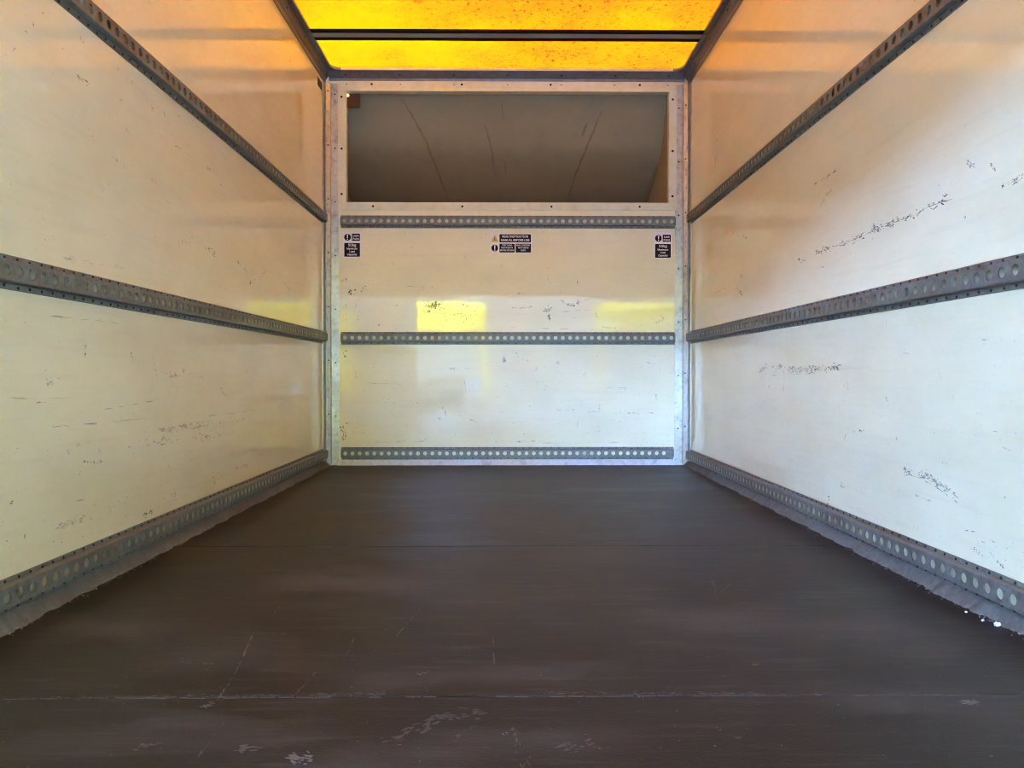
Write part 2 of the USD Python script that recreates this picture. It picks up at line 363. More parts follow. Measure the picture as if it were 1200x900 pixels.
def worn_metal(name, c0, c1, rough, metal, scale=60.0, grime=(0.10, 0.08, 0.06), grimeamt=0.5):
    n = {'g': ('geometry', {}), 'n1': ('noise_texture', {'scale': scale, 'detail': 5, 'roughness': 0.6}), 'r1': ('rgb_ramp', {'ramp': [(0.35, c0), (0.65, c1)]}),
         'n2': ('noise_texture', {'scale': 7.0, 'detail': 8, 'roughness': 0.7}), 'r2': ('rgb_ramp', {'ramp': [(0.52, (0, 0, 0)), (0.70, (1, 1, 1))]}),
         'f': ('math', {'math_type': 'multiply', 'value2': grimeamt}), 'c': ('mix_color', {'b': grime}),
         'rr': ('map_range', {'from_min': 0.3, 'from_max': 0.7, 'to_min': rough - 0.1, 'to_max': rough + 0.15, 'clamp': True}),
         'p': ('principled_bsdf', {'metallic': metal})}
    l = [('g.position', 'n1.vector'), ('n1.fac', 'r1.fac'), ('g.position', 'n2.vector'), ('n2.fac', 'r2.fac'), ('r2.color', 'f.value1'), ('f.value', 'c.fac'), ('r1.color', 'c.a'),
         ('c.result', 'p.base_color'), ('n1.fac', 'rr.value'), ('rr.result', 'p.roughness')]
    return mat(name, n, l, 'p.BSDF')

M_SIDE = panel_paint('side_panel_laminate', (0.80, 0.76, 0.475), (0.71, 0.655, 0.385), (0.63, 0.575, 0.34))
M_BULK = panel_paint('bulkhead_laminate', (0.85, 0.81, 0.51), (0.76, 0.71, 0.42), (0.69, 0.64, 0.39), rough=(0.015, 0.06))
M_STEEL = worn_metal('galvanised_steel', (0.125, 0.128, 0.098), (0.215, 0.218, 0.172), 0.5, 0.35)
M_ALU = worn_metal('milled_aluminium', (0.48, 0.485, 0.39), (0.60, 0.605, 0.49), 0.38, 0.7, scale=40, grimeamt=0.45)
M_CANT = worn_metal('grey_aluminium', (0.135, 0.135, 0.122), (0.19, 0.19, 0.172), 0.45, 0.4, scale=30, grimeamt=0.5)
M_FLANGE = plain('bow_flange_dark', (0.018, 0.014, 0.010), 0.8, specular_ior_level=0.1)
M_BOW = plain('bow_web', (0.33, 0.30, 0.22), 0.6)
M_NAIL = plain('fixing_dark', (0.018, 0.015, 0.014), 0.6, 0.0, specular_ior_level=0.2)
M_FRAME = worn_metal('window_frame_cream', (0.63, 0.62, 0.39), (0.69, 0.68, 0.44), 0.35, 0.0, scale=20, grimeamt=0.15, grime=(0.35, 0.30, 0.22))
M_SEAL = worn_metal('dirty_sealant', (0.075, 0.072, 0.054), (0.13, 0.124, 0.096), 0.85, 0.0, scale=70, grimeamt=0.6, grime=(0.08, 0.065, 0.05))
M_BACKSEAL = worn_metal('pale_sealant', (0.55, 0.53, 0.48), (0.66, 0.64, 0.6), 0.7, 0.0, scale=50, grimeamt=0.7, grime=(0.12, 0.10, 0.08))
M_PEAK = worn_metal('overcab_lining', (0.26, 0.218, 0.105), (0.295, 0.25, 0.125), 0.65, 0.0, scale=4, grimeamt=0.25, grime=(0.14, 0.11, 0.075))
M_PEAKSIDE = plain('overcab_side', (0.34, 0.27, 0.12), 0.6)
M_DECK = plain('overcab_deck', (0.66, 0.58, 0.44), 0.6)
M_SEAM = plain('overcab_seam', (0.20, 0.164, 0.078), 0.7)
M_BLACK = plain('sticker_black', (0.010, 0.008, 0.010), 0.5, specular_ior_level=0.12)
M_WHITE = plain('sticker_white', (0.80, 0.77, 0.72), 0.4)
M_YELLOW = plain('sticker_yellow', (0.62, 0.42, 0.05), 0.4)
M_LENS = plain('lamp_lens_red_brown', (0.045, 0.018, 0.008), 0.4)
M_BULB = mat('lamp_glow', {'e': ('emission', {'color': (1.0, 0.62, 0.28), 'strength': 1.5})}, [], 'e.emission')
M_PAPER = plain('white_paper', (0.62, 0.61, 0.58), 0.7)
M_DUST = plain('grit', (0.22, 0.20, 0.17), 0.9)
TONES = [plain('scuff_black', (0.04, 0.035, 0.028), 0.7), plain('scuff_brown', (0.13, 0.11, 0.075), 0.7), plain('scuff_grey', (0.34, 0.31, 0.22), 0.7), plain('scuff_olive', (0.28, 0.245, 0.15), 0.7)]
FTONES = [plain('scratch_pale', (0.20, 0.185, 0.165), 0.7), plain('scratch_grey', (0.12, 0.105, 0.092), 0.65), plain('scratch_dim', (0.075, 0.064, 0.055), 0.6)]

def roof_material():
    """backlit amber sheet: grime lies thicker towards the middle and right and away from the bulkhead, with fine black specks in it"""
    n = {'g': ('geometry', {}), 'xyz': ('separate_xyz', {}),
         'sx': ('map_range', {'from_min': -0.75, 'from_max': 0.10, 'to_min': 0.0, 'to_max': 0.20, 'clamp': True}),
         'sy': ('map_range', {'from_min': 3.75, 'from_max': 3.35, 'to_min': 0.0, 'to_max': 0.16, 'clamp': True}),
         'n1': ('noise_texture', {'scale': 2.6, 'detail': 9, 'roughness': 0.68}), 'a1': ('math', {'math_type': 'add'}), 'a2': ('math', {'math_type': 'add'}),
         'r1': ('rgb_ramp', {'ramp': [(0.52, (0, 0, 0)), (0.90, (1, 1, 1))]}),
         'm2': ('mapping', {'scale': (1.0, 0.8, 1.0)}), 'n2': ('noise_texture', {'scale': 62.0, 'detail': 5, 'roughness': 0.75}), 'r2': ('rgb_ramp', {'ramp': [(0.545, (0, 0, 0)), (0.63, (1, 1, 1))]}),
         'f0': ('math', {'math_type': 'multiply_add', 'value2': 1.3, 'value3': 0.10, 'use_clamp': True}), 'f2': ('math', {'math_type': 'multiply'}), 'f1': ('math', {'math_type': 'multiply', 'value2': 0.85}),
         'c1': ('mix_color', {'a': T_CLEAN, 'b': T_GRIME}), 'c2': ('mix_color', {'b': T_SPECK}),
         'c3': ('mix_color', {'a': (0.50, 0.30, 0.06), 'b': (0.34, 0.17, 0.04)}), 'c4': ('mix_color', {'b': (0.015, 0.008, 0.003)}),
         't': ('translucent_bsdf', {}), 'd': ('principled_bsdf', {'roughness': 0.5}), 'mx': ('mix_closure', {'fac': 0.35})}
    l = [('g.position', 'xyz.vector'), ('xyz.x', 'sx.value'), ('xyz.y', 'sy.value'), ('g.position', 'n1.vector'), ('n1.fac', 'a1.value1'), ('sx.result', 'a1.value2'), ('a1.value', 'a2.value1'), ('sy.result', 'a2.value2'), ('a2.value', 'r1.fac'),
         ('g.position', 'm2.vector'), ('m2.vector', 'n2.vector'), ('n2.fac', 'r2.fac'),
         ('r1.color', 'f0.value1'), ('f0.value', 'f2.value1'), ('r2.color', 'f2.value2'), ('r1.color', 'f1.value1'),
         ('f1.value', 'c1.fac'), ('c1.result', 'c2.a'), ('f2.value', 'c2.fac'), ('c2.result', 't.color'), ('f1.value', 'c3.fac'), ('c3.result', 'c4.a'), ('f2.value', 'c4.fac'), ('c4.result', 'd.base_color'),
         ('t.BSDF', 'mx.closure1'), ('d.BSDF', 'mx.closure2')]
    return mat('translucent_roof', n, l, 'mx.closure')
T_CLEAN, T_GRIME, T_SPECK = (0.087, 0.0180, 0.0000), (0.052, 0.0072, 0.0001), (0.004, 0.0006, 0.0001)
M_ROOF = roof_material()

def floor_material():
    n = {'g': ('geometry', {}),
         'm1': ('mapping', {'scale': (0.9, 2.2, 1.0)}), 'n1': ('noise_texture', {'scale': 1.7, 'detail': 9, 'roughness': 0.62}), 'r1': ('rgb_ramp', {'ramp': [(0.36, (0.0105, 0.0070, 0.0043)), (0.50, (0.019, 0.0142, 0.0098)), (0.64, (0.054, 0.043, 0.032))]}),
         'm2': ('mapping', {'scale': (3.0, 34.0, 1.0)}), 'n2': ('noise_texture', {'scale': 1.6, 'detail': 6, 'roughness': 0.7}), 'r2': ('rgb_ramp', {'ramp': [(0.54, (0, 0, 0)), (0.72, (1, 1, 1))]}),
         'f2': ('math', {'math_type': 'multiply', 'value2': 0.55}), 'c2': ('mix_color', {'b': (0.078, 0.068, 0.057)}),
         'n3': ('noise_texture', {'scale': 160.0, 'detail': 2}), 'r3': ('rgb_ramp', {'ramp': [(0.74, (0, 0, 0)), (0.79, (1, 1, 1))]}), 'f3': ('math', {'math_type': 'multiply', 'value2': 0.5}), 'c3': ('mix_color', {'b': (0.15, 0.135, 0.12)}),
         'rr': ('map_range', {'from_min': 0.3, 'from_max': 0.7, 'to_min': 0.40, 'to_max': 0.58, 'clamp': True}),
         'b': ('bump', {'strength': 0.25, 'distance': 0.0015}), 'p': ('principled_bsdf', {'specular_ior_level': 0.2})}
    l = [('g.position', 'm1.vector'), ('m1.vector', 'n1.vector'), ('n1.fac', 'r1.fac'), ('g.position', 'm2.vector'), ('m2.vector', 'n2.vector'), ('n2.fac', 'r2.fac'), ('r2.color', 'f2.value1'),
         ('r1.color', 'c2.a'), ('f2.value', 'c2.fac'), ('g.position', 'n3.vector'), ('n3.fac', 'r3.fac'), ('r3.color', 'f3.value1'), ('c2.result', 'c3.a'), ('f3.value', 'c3.fac'), ('c3.result', 'p.base_color'),
         ('n1.fac', 'rr.value'), ('rr.result', 'p.roughness'), ('n3.fac', 'b.height'), ('b.normal', 'p.normal')]
    return mat('phenolic_ply_floor', n, l, 'p.BSDF')
M_FLOOR = floor_material()
M_JOINT = plain('floor_joint_dust', (0.045, 0.036, 0.03), 0.8)
M_GROUND = worn_metal('asphalt', (0.20, 0.195, 0.185), (0.26, 0.25, 0.235), 0.9, 0.0, scale=12, grimeamt=0.3)
M_BLOCKER = worn_metal('blocker_brown', (0.10, 0.088, 0.052), (0.13, 0.115, 0.07), 0.85, 0.0, scale=3, grimeamt=0.3)  # dull brown for the unseen masses added to block sky
M_BOUNCE = worn_metal('sandstone_bounce', (0.70, 0.55, 0.28), (0.76, 0.60, 0.32), 0.85, 0.0, scale=3, grimeamt=0.2)  # warm tone for the added block that bounces light inside
M_VANYELLOW = plain('yellow_paint', (0.85, 0.55, 0.004), 0.6, specular_ior_level=0.2)
M_TYRE = plain('tyre_black', (0.02, 0.02, 0.02), 0.8)
M_VANWHITE = plain('white_paint', (0.75, 0.75, 0.72), 0.4)
M_SCREEN = plain('dim_windscreen', (0.05, 0.047, 0.03), 0.9, specular_ior_level=0.0)
M_CAB = plain('dark_cab_paint', (0.13, 0.118, 0.07), 0.9, specular_ior_level=0.0)

# ------------------------------------------------------------------ shell
rng = np.random.default_rng(7)
def flecks(pts, width_mm, n, seed, thin):
    """small irregular rubbed-off flecks scattered along a polyline in the plane of a panel; returns flat triangles (u, v)"""
    r = np.random.default_rng(seed)
    p = np.array(pts, float)
    seg = np.linalg.norm(np.diff(p, axis=0), axis=1); cum = np.concatenate([[0], np.cumsum(seg)]); tot = max(cum[-1], 1e-4)
    V, F = [], []
    n = n if thin else int(n * 1.5)
    clumps = np.sort(r.random(max(2, n // 7)))
    for k in range(n):
        s = (r.random() if r.random() < 0.45 else np.clip(clumps[r.integers(len(clumps))] + r.normal(0, 0.02), 0, 1)) * tot
        i = min(np.searchsorted(cum, s, 'right') - 1, len(seg) - 1); i = max(i, 0)
        t = (s - cum[i]) / max(seg[i], 1e-6)
        c = p[i] + t * (p[i + 1] - p[i]); d = (p[i + 1] - p[i]) / max(seg[i], 1e-6)
        a = math.atan2(d[1], d[0]) + r.normal(0, 0.10 if thin else 0.35)
        w = width_mm / 1000
        c = c + np.array([-d[1], d[0]]) * r.normal(0, w * (0.25 if thin else 0.6))
        L = (r.uniform(0.6, 2.2) * max(tot / max(n, 1) * 2.0, w * 0.8)); B = w * r.uniform(0.15, 0.5)
        L = min(L, 0.05 if thin else 0.020); B = min(B, L)
        m = 7; base = len(V); V.append(c)
        for j in range(m):
            th = 2 * math.pi * j / m; rad = r.uniform(0.55, 1.1)
            x, y = L / 2 * math.cos(th) * rad, B / 2 * math.sin(th) * rad
            V.append(c + np.array([x * math.cos(a) - y * math.sin(a), x * math.sin(a) + y * math.cos(a)]))
        F += [(base, base + 1 + j, base + 1 + (j + 1) % m) for j in range(m)]
    return np.array(V), np.array(F)
PLANES = {'left': lambda u, v: np.stack([np.full(len(u), XL + 0.0004), u, v], 1), 'right': lambda u, v: np.stack([np.full(len(u), XR - 0.0004), u, v], 1),
          'back': lambda u, v: np.stack([u, np.full(len(u), D - 0.0004), v], 1), 'floor': lambda u, v: np.stack([u, v, np.full(len(u), 0.0004)], 1)}
def marks(parent, plane, table, tones, part, fleck_name, seed0):
    rest = {}
    for i, (pts, w, n, tone) in enumerate(table):
        p = np.array(pts); v, f = flecks(pts, w, n, seed0 + i, w <= 3)
        P = PLANES[plane](v[:, 0], v[:, 1])
        if n >= 12: obj(part, (P, f), tones[tone], parent)
        else: rest.setdefault(tone, []).append((P, f))
    for tone, parts in rest.items():
        obj(fleck_name, cat(parts), tones[tone], parent, kind='stuff')
def grit_marks(parent, plane, u0, u1, v0, v1, n, tone, seed, size=(0.002, 0.006), bias=None, name='speck'):
    r = np.random.default_rng(seed); V, F = [], []
    for k in range(n):
        c = np.array([r.uniform(u0, u1), v0 + (v1 - v0) * (r.random() ** (bias or 1))]); s = r.uniform(*size); a = r.random() * 6.3; asp = r.uniform(0.25, 0.9)
        base = len(V)
        for j in range(6):
            th = 2 * math.pi * j / 6; rad = r.uniform(0.6, 1.1); x, y = s / 2 * math.cos(th) * rad, s / 2 * asp * math.sin(th) * rad
            V.append(c + np.array([x * math.cos(a) - y * math.sin(a), x * math.sin(a) + y * math.cos(a)]))
        F += [(base, base + j, base + j + 1) for j in range(1, 5)]
    V = np.array(V)
    obj(name, (PLANES[plane](V[:, 0], V[:, 1]), np.array(F)), tone, parent, kind='stuff')

FLOOR_JOINTS = [0.14, 1.172, 2.204]
fl = thing('floor', 'dark brown scuffed plywood load floor of the van body', 'floor', kind='structure')
edges = [Y0] + FLOOR_JOINTS + [D + 0.03]
for a, b in zip(edges[:-1], edges[1:]):
    obj('floor_panel', bevbox(XL - 0.02, XR + 0.02, a + 0.0015, b - 0.0015, -0.03, 0.0, 0.001), M_FLOOR, fl)
for j in FLOOR_JOINTS:
    jr = np.random.default_rng(int(j * 1000)); jv = []
    for k in range(70):                      # dust packed into the joint, worn away here and there
        xa = XL + 0.02 + k * (WID - 0.04) / 70
        w0, w1 = 0.0016 + 0.0022 * jr.random(2)
        if jr.random() < (0.22 if j < 2 else 0.5): continue
        jv.append(bx(xa, xa + (WID - 0.04) / 70 * jr.uniform(0.6, 1.0), j - w0, j + w1, -0.02, 0.0005))
    obj('joint_dust', cat(jv), M_JOINT, fl, kind='stuff')
obj('subfloor', bx(XL - 0.03, XR + 0.03, Y0, D + 0.06, -0.09, -0.03), M_STEEL, fl)
marks(fl, 'floor', FLOOR_MARKS, FTONES, 'scratch', 'scratch_fleck', 3000)
grit_marks(fl, 'floor', XL + 0.05, XR - 0.05, 0.8, D - 0.05, 900, FTONES[1], 31, (0.0015, 0.006), 1.6)

TH = 0.03
wl = thing('wall_left', 'left inner wall of scuffed cream laminate in warm shade', 'wall', kind='structure')
obj('wall_panel', bx(XL - TH, XL, Y0, D + 0.06, -0.03, 2.20), M_SIDE, wl)
marks(wl, 'left', LEFT_MARKS, TONES, 'scuff', 'scuff_fleck', 1000)
grit_marks(wl, 'left', 1.0, D, 0.12, 0.6, 260, TONES[1], 11, (0.002, 0.005), 2.2)
grit_marks(wl, 'left', 1.0, D, 0.6, 2.0, 160, TONES[2], 12, (0.002, 0.006))
wr = thing('wall_right', 'right inner wall of pale laminate with a long dark scrape, lit by daylight', 'wall', kind='structure')
obj('wall_panel', bx(XR, XR + TH, Y0, D + 0.06, -0.03, 2.20), M_SIDE, wr)
marks(wr, 'right', RIGHT_MARKS, TONES, 'scuff', 'scuff_fleck', 2000)
grit_marks(wr, 'right', 1.0, D, 0.12, 0.7, 220, TONES[2], 21, (0.002, 0.006), 1.6)
grit_marks(wr, 'right', 1.0, D, 0.7, 2.0, 160, TONES[2], 22, (0.002, 0.006))

WX0, WX1, WZ0, WZ1 = -0.869, 0.903, 1.444, 2.051        # clear opening of the window
wb = thing('wall_back', 'front bulkhead wall of pale laminate below the window', 'wall', kind='structure')
poly = sbox(XL - TH, -0.03, XR + TH, 2.20).difference(sbox(WX0 - 0.01, WZ0 - 0.01, WX1 + 0.01, WZ1 + 0.008))
obj('wall_panel', remap(prism(poly, 0.03), lambda u, v, w: (u, D + w, v)), M_BULK, wb)
marks(wb, 'back', BACK_MARKS, TONES, 'scuff', 'scuff_fleck', 4000)
grit_marks(wb, 'back', XL + 0.1, XR - 0.1, 0.12, 0.65, 160, TONES[2], 41, (0.003, 0.008))
grit_marks(wb, 'back', XL + 0.1, XR - 0.1, 0.72, 1.28, 160, TONES[2], 42, (0.003, 0.007), 1.5)
grit_marks(wb, 'back', -0.40, -0.15, 0.76, 0.90, 60, TONES[1], 43, (0.003, 0.008))

# roof skin: thin ribbed sheet that lets sunlight through
ce = thing('ceiling', 'glowing amber translucent roof skin with dirt speckles and aluminium bows', 'roof', kind='structure')
nx, ny = 24, 60
gx, gy = np.meshgrid(np.linspace(XL - 0.02, XR + 0.02, nx), np.linspace(Y0, D + 0.04, ny), indexing='ij')
gz = ZR + 0.0 * gx + 0.012 * np.sin(np.pi * (gx - XL) / WID).clip(0, 1)
idx = np.arange(nx * ny).reshape(nx, ny)
q = np.stack([idx[:-1, :-1], idx[1:, :-1], idx[1:, 1:], idx[:-1, 1:]], -1).reshape(-1, 4)
obj('roof_skin', (np.stack([gx, gy, gz], -1).reshape(-1, 3), q), M_ROOF, ce, smooth=True)
for yb in (3.722, 3.13, 2.54, 1.95, 1.36, 0.77, 0.18):
    x0, x1 = XL + 0.05, XR - 0.05
    # a hat section: two dark flanges and a pale raised web
    web = Polygon([(-0.026, 2.157), (-0.022, 2.149), (0.022, 2.149), (0.026, 2.157)])
    obj('roof_bow', remap(prism(web, x1 - x0), lambda u, v, w: (x0 + w, yb + u, v)), M_BOW, ce)
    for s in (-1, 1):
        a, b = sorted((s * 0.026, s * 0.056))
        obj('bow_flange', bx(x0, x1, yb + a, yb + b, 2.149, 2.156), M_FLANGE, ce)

# ------------------------------------------------------------------ trims: cant rails, header, posts, sill strips
def inward(side, a): return XL + a if side < 0 else XR - a
cant = Polygon([(0, 2.0915), (0.004, 2.0915), (0.008, 2.1155), (0.011, 2.1135), (0.029, 2.150), (0.030, 2.146), (0.053, 2.146), (0.053, 2.1585), (0, 2.1585)])
for side, nm, word in ((-1, 'trim_1', 'left'), (1, 'trim_2', 'right')):
    t = thing(nm, f'grey aluminium cove moulding along the top of the {word} wall', 'moulding', kind='structure')
    m = prism(cant, D - Y0)
    obj('moulding', remap(m, lambda u, v, w: (inward(side, u), Y0 + w, v)), M_CANT, t)
    rv = []
    nrm = np.array([-side * 0.87, 0, -0.48]); e1 = np.array([0, 1, 0]); e2 = np.cross(nrm, e1)
    for k in range(14):
        y = 3.99 - 0.293 * k
        rv.append(place(rivet(0.0045, 0.002), (inward(side, 0.0185), y, 2.1285), e1, e2, nrm))
        rv.append(place(rivet(0.0045, 0.002), (inward(side, 0.042), y - 0.02, 2.146), (1, 0, 0), (0, -1, 0), (0, 0, -1)))
    obj('rivet', cat(rv), M_NAIL, t, kind='stuff')
    # rounded gusset where the cove meets the header
    c = Point(0.053 + 0.055, 0.053 + 0.055).buffer(0.055, 12)
    g = sbox(0.030, 0.030, 0.053 + 0.055, 0.053 + 0.055).difference(c).difference(sbox(0.0535, 0.0535 + 0.055, 0.2, 0.2))
    g = max(getattr(g, 'geoms', [g]), key=lambda q: q.area)
    obj('corner_gusset', remap(prism(g, 0.013), lambda u, v, w: (inward(side, u), D - v, 2.1455 + w)), M_CANT, t)
hd = thing('trim_3', 'grey aluminium header moulding across the top of the bulkhead', 'moulding', kind='structure')
head = Polygon([(0, 2.1585), (0.053, 2.1585), (0.053, 2.146), (0.046, 2.1405), (0.007, 2.119), (0.004, 2.107), (0, 2.107)])
obj('moulding', remap(prism(head, WID - 0.05), lambda u, v, w: (XL + 0.025 + w, D - u, v)), M_CANT, hd)
obj('front_lip', bevbox(XL + 0.10, XR - 0.10, D - 0.0555, D - 0.0532, 2.145, 2.1585, 0.0008), M_FRAME, hd)
obj('cover_strip', bevbox(XL + 0.072, XR - 0.072, D - 0.004, D, 2.0705, 2.1065, 0.001), M_FRAME, hd)
rv = []
nrm = np.array([0, -0.48, -0.87])
for k in range(7):
    x = -0.865 + 0.2937 * k
    rv.append(place(rivet(0.005, 0.0025), (x, D - 0.027, 2.1300), (1, 0, 0), np.cross(nrm, (1, 0, 0)), nrm))
    rv.append(place(rivet(0.0035, 0.0015), (x, D - 0.004, 2.088), (1, 0, 0), (0, 0, 1), (0, -1, 0)))
for x in (-0.728, -0.235, 0.252, 0.742):
    rv.append(place(rivet(0.0065, 0.0025), (x, D - 0.004, 2.089), (1, 0, 0), (0, 0, 1), (0, -1, 0)))
obj('rivet', cat(rv), M_NAIL, hd, kind='stuff')
post = Polygon([(0, 0), (0.075, 0), (0.075, 0.003), (0.038, 0.003), (0.037, 0.001), (0.034, 0.001), (0.033, 0.012), (0.030, 0.0155), (0.014, 0.024), (0.011, 0.0235), (0.010, 0.003), (0.003, 0.003), (0.003, 0.062), (0, 0.062)])
for side, nm, word in ((-1, 'trim_4', 'left'), (1, 'trim_5', 'right')):
    t = thing(nm, f'bare aluminium corner post between the {word} wall and the bulkhead', 'post', kind='structure')
    obj('moulding', remap(prism(post, 2.0915), lambda u, v, w: (inward(side, u), D - v, w)), M_ALU, t)
    rv = []
    nrm = np.array([-side * 0.47, -0.88, 0])
    for k in range(8):
        z = 0.213 + 0.2937 * k - (0.07 if side > 0 else 0)
        rv.append(place(rivet(0.0045, 0.002), (inward(side, 0.022), D - 0.0198, z + 0.07), np.cross((0, 0, 1), nrm), (0, 0, 1), nrm))
        rv.append(place(rivet(0.0045, 0.002), (inward(side, 0.056), D - 0.003, z + 0.058), (1, 0, 0), (0, 0, 1), (0, -1, 0)))
    obj('rivet', cat(rv), M_NAIL, t, kind='stuff')
def ragged(length, n, seed, foot, top):
    """a hand-smeared fillet: triangle section whose foot wanders"""
    r = np.random.default_rng(seed); s = np.linspace(0, length, n)
    p = np.stack([s * 18, np.zeros(n), np.zeros(n)], 1)
    w = foot * (0.55 + 0.9 * meshkit.fbm(p, 4, seed)) + r.normal(0, foot * 0.05, n)
    h = top * (0.94 + 0.12 * meshkit.noise(p * 0.6, seed + 9))
    rows = [np.zeros(n) + 0.0, 0.35 * w, 0.75 * w, w], [h, 0.62 * h, 0.24 * h, np.zeros(n)]
    V = np.stack([np.stack([rows[0][i], s, rows[1][i]], 1) for i in range(4)], 0)
    idx = np.arange(4 * n).reshape(4, n)
    q = np.stack([idx[:-1, :-1], idx[:-1, 1:], idx[1:, 1:], idx[1:, :-1]], -1).reshape(-1, 4)
    return V.reshape(-1, 3), q
for side, nm, word in ((-1, 'baseboard_left', 'left'), (1, 'baseboard_right', 'right')):
    v, q = ragged(D - 0.02 - Y0, 700, 50 + side, 0.027, 0.030)
    P = np.stack([inward(side, v[:, 0]), Y0 + v[:, 1], v[:, 2]], 1)
    obj(nm, (P, q[:, ::-1] if side < 0 else q), M_SEAL, smooth=True, kind='structure', label=f'grimy grey sealant strip along the foot of the {word} wall', category='sealant strip')
v, q = ragged(WID - 0.14, 300, 60, 0.012, 0.030)
obj('baseboard_back', (np.stack([XL + 0.07 + v[:, 1], D - v[:, 0], v[:, 2]], 1), q), M_BACKSEAL, smooth=True, kind='structure', label='dirty white strip along the foot of the bulkhead', category='sealant strip')

# ------------------------------------------------------------------ window in the bulkhead and the space over the cab
wn = thing('window_1', 'wide framed opening at the top of the bulkhead showing the dim space over the cab', 'window', kind='structure')
O0, O1, P0, P1 = -0.913, 0.945, 1.402, 2.0695
def frame_strip(pts): return remap(prism(Polygon(pts), 0.007), lambda u, v, w: (u, D - 0.007 + w, v))
obj('frame_strip', frame_strip([(O0, P0), (O1, P0), (WX1, WZ0), (WX0, WZ0)]), M_FRAME, wn)
obj('frame_strip', frame_strip([(O0, P1), (WX0, WZ1), (WX1, WZ1), (O1, P1)]), M_FRAME, wn)
obj('frame_strip', frame_strip([(O0, P0 + 0.0012), (WX0 - 0.0012, WZ0), (WX0 - 0.0012, WZ1), (O0, P1 - 0.0012)]), M_FRAME, wn)
obj('frame_strip', frame_strip([(O1, P0 + 0.0012), (O1, P1 - 0.0012), (WX1 + 0.0012, WZ1), (WX1 + 0.0012, WZ0)]), M_FRAME, wn)
for a in ((WX0 - 0.004, WX0, WZ0, WZ1), (WX1, WX1 + 0.004, WZ0, WZ1)):
    obj('reveal', bx(a[0], a[1], D - 0.003, D + 0.04, a[2], a[3]), M_FRAME, wn)
for a in ((WZ0 - 0.004, WZ0), (WZ1, WZ1 + 0.004)):
    obj('reveal', bx(WX0, WX1, D - 0.003, D + 0.04, a[0], a[1]), M_FRAME, wn)
rv = []
for x in (-0.722, -0.233, 0.257, 0.742): rv.append(place(rivet(0.0065, 0.003), (x, D - 0.007, 1.422), (1, 0, 0), (0, 0, 1), (0, -1, 0)))
for z in (2.018, 1.736, 1.488):
    rv.append(place(rivet(0.0065, 0.003), (-0.893, D - 0.007, z), (1, 0, 0), (0, 0, 1), (0, -1, 0)))
    rv.append(place(rivet(0.0065, 0.003), (0.923, D - 0.007, z - 0.008), (1, 0, 0), (0, 0, 1), (0, -1, 0)))
obj('screw', cat(rv), M_NAIL, wn, kind='stuff')

oc = thing('wall_front', 'dim brown sloping lining of the space over the cab, seen through the window', 'lining', kind='structure')
from scipy.interpolate import PchipInterpolator
SL = PchipInterpolator([4.205, 4.24, 4.30, 4.45, 4.62, 4.87, 5.4], [2.085, 2.062, 1.992, 1.794, 1.70, 1.60, 1.46])
ys = np.linspace(4.205, 5.4, 60); zs = SL(ys)
sec = Polygon(list(zip(ys, zs)) + list(zip(ys[::-1], zs[::-1] + 0.02)))
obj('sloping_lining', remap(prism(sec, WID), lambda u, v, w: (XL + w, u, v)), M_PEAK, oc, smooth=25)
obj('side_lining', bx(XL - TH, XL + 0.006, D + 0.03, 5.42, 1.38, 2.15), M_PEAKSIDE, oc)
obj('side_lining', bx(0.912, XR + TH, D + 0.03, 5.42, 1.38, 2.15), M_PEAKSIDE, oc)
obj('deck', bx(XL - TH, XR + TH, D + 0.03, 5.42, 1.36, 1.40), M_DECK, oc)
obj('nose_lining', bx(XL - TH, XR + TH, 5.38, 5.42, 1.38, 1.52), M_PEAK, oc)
obj('top_closure', bx(XL - TH, XR + TH, D + 0.02, 4.32, 2.09, 2.19), M_PEAK, oc)
def seam(pts, w, seed):
    r = np.random.default_rng(seed); p = np.array(pts)
    t = np.linspace(0, 1, 40); u = np.linspace(0, 1, len(p))
    x, y = np.interp(t, u, p[:, 0]) + r.normal(0, 0.0012, 40), np.interp(t, u, p[:, 1]); z = SL(y) - 0.0015
    ww = 1.6 * w * (0.35 + 0.75 * r.random(40)) * np.sin(np.pi * np.clip(t * 0.92 + 0.06, 0, 1)) ** 0.5
    V = np.concatenate([np.stack([x - ww / 2, y, z], 1), np.stack([x + ww / 2, y, z], 1), np.stack([x, y, z - 0.002], 1)])
    k = np.arange(39); n = 40
    q = np.concatenate([np.stack([k, k + 1, 2 * n + k + 1, 2 * n + k], 1), np.stack([2 * n + k, 2 * n + k + 1, n + k + 1, n + k], 1)])
    return V, q
for i, (pts, w) in enumerate(SEAMS): obj('crease', seam(pts, w, 70 + i), M_SEAM, oc)

lp = thing('marker_lamp', 'small red-brown lamp glowing in the top left corner of the window', 'lamp', loc=(-0.838, 4.218, 2.034))
obj('housing', bevbox(-0.040, 0.036, 0.003, 0.010, -0.060, 0.022, 0.003), M_LENS, lp)
b = trimesh.creation.icosphere(2, 0.008); b.apply_translation([-0.027, -0.002, 0.005])
obj('bulb', b, M_BULB, lp, smooth=True)
obj('bracket', bx(-0.034, 0.030, 0.004, 0.028, 0.026, 0.044), M_LENS, lp)

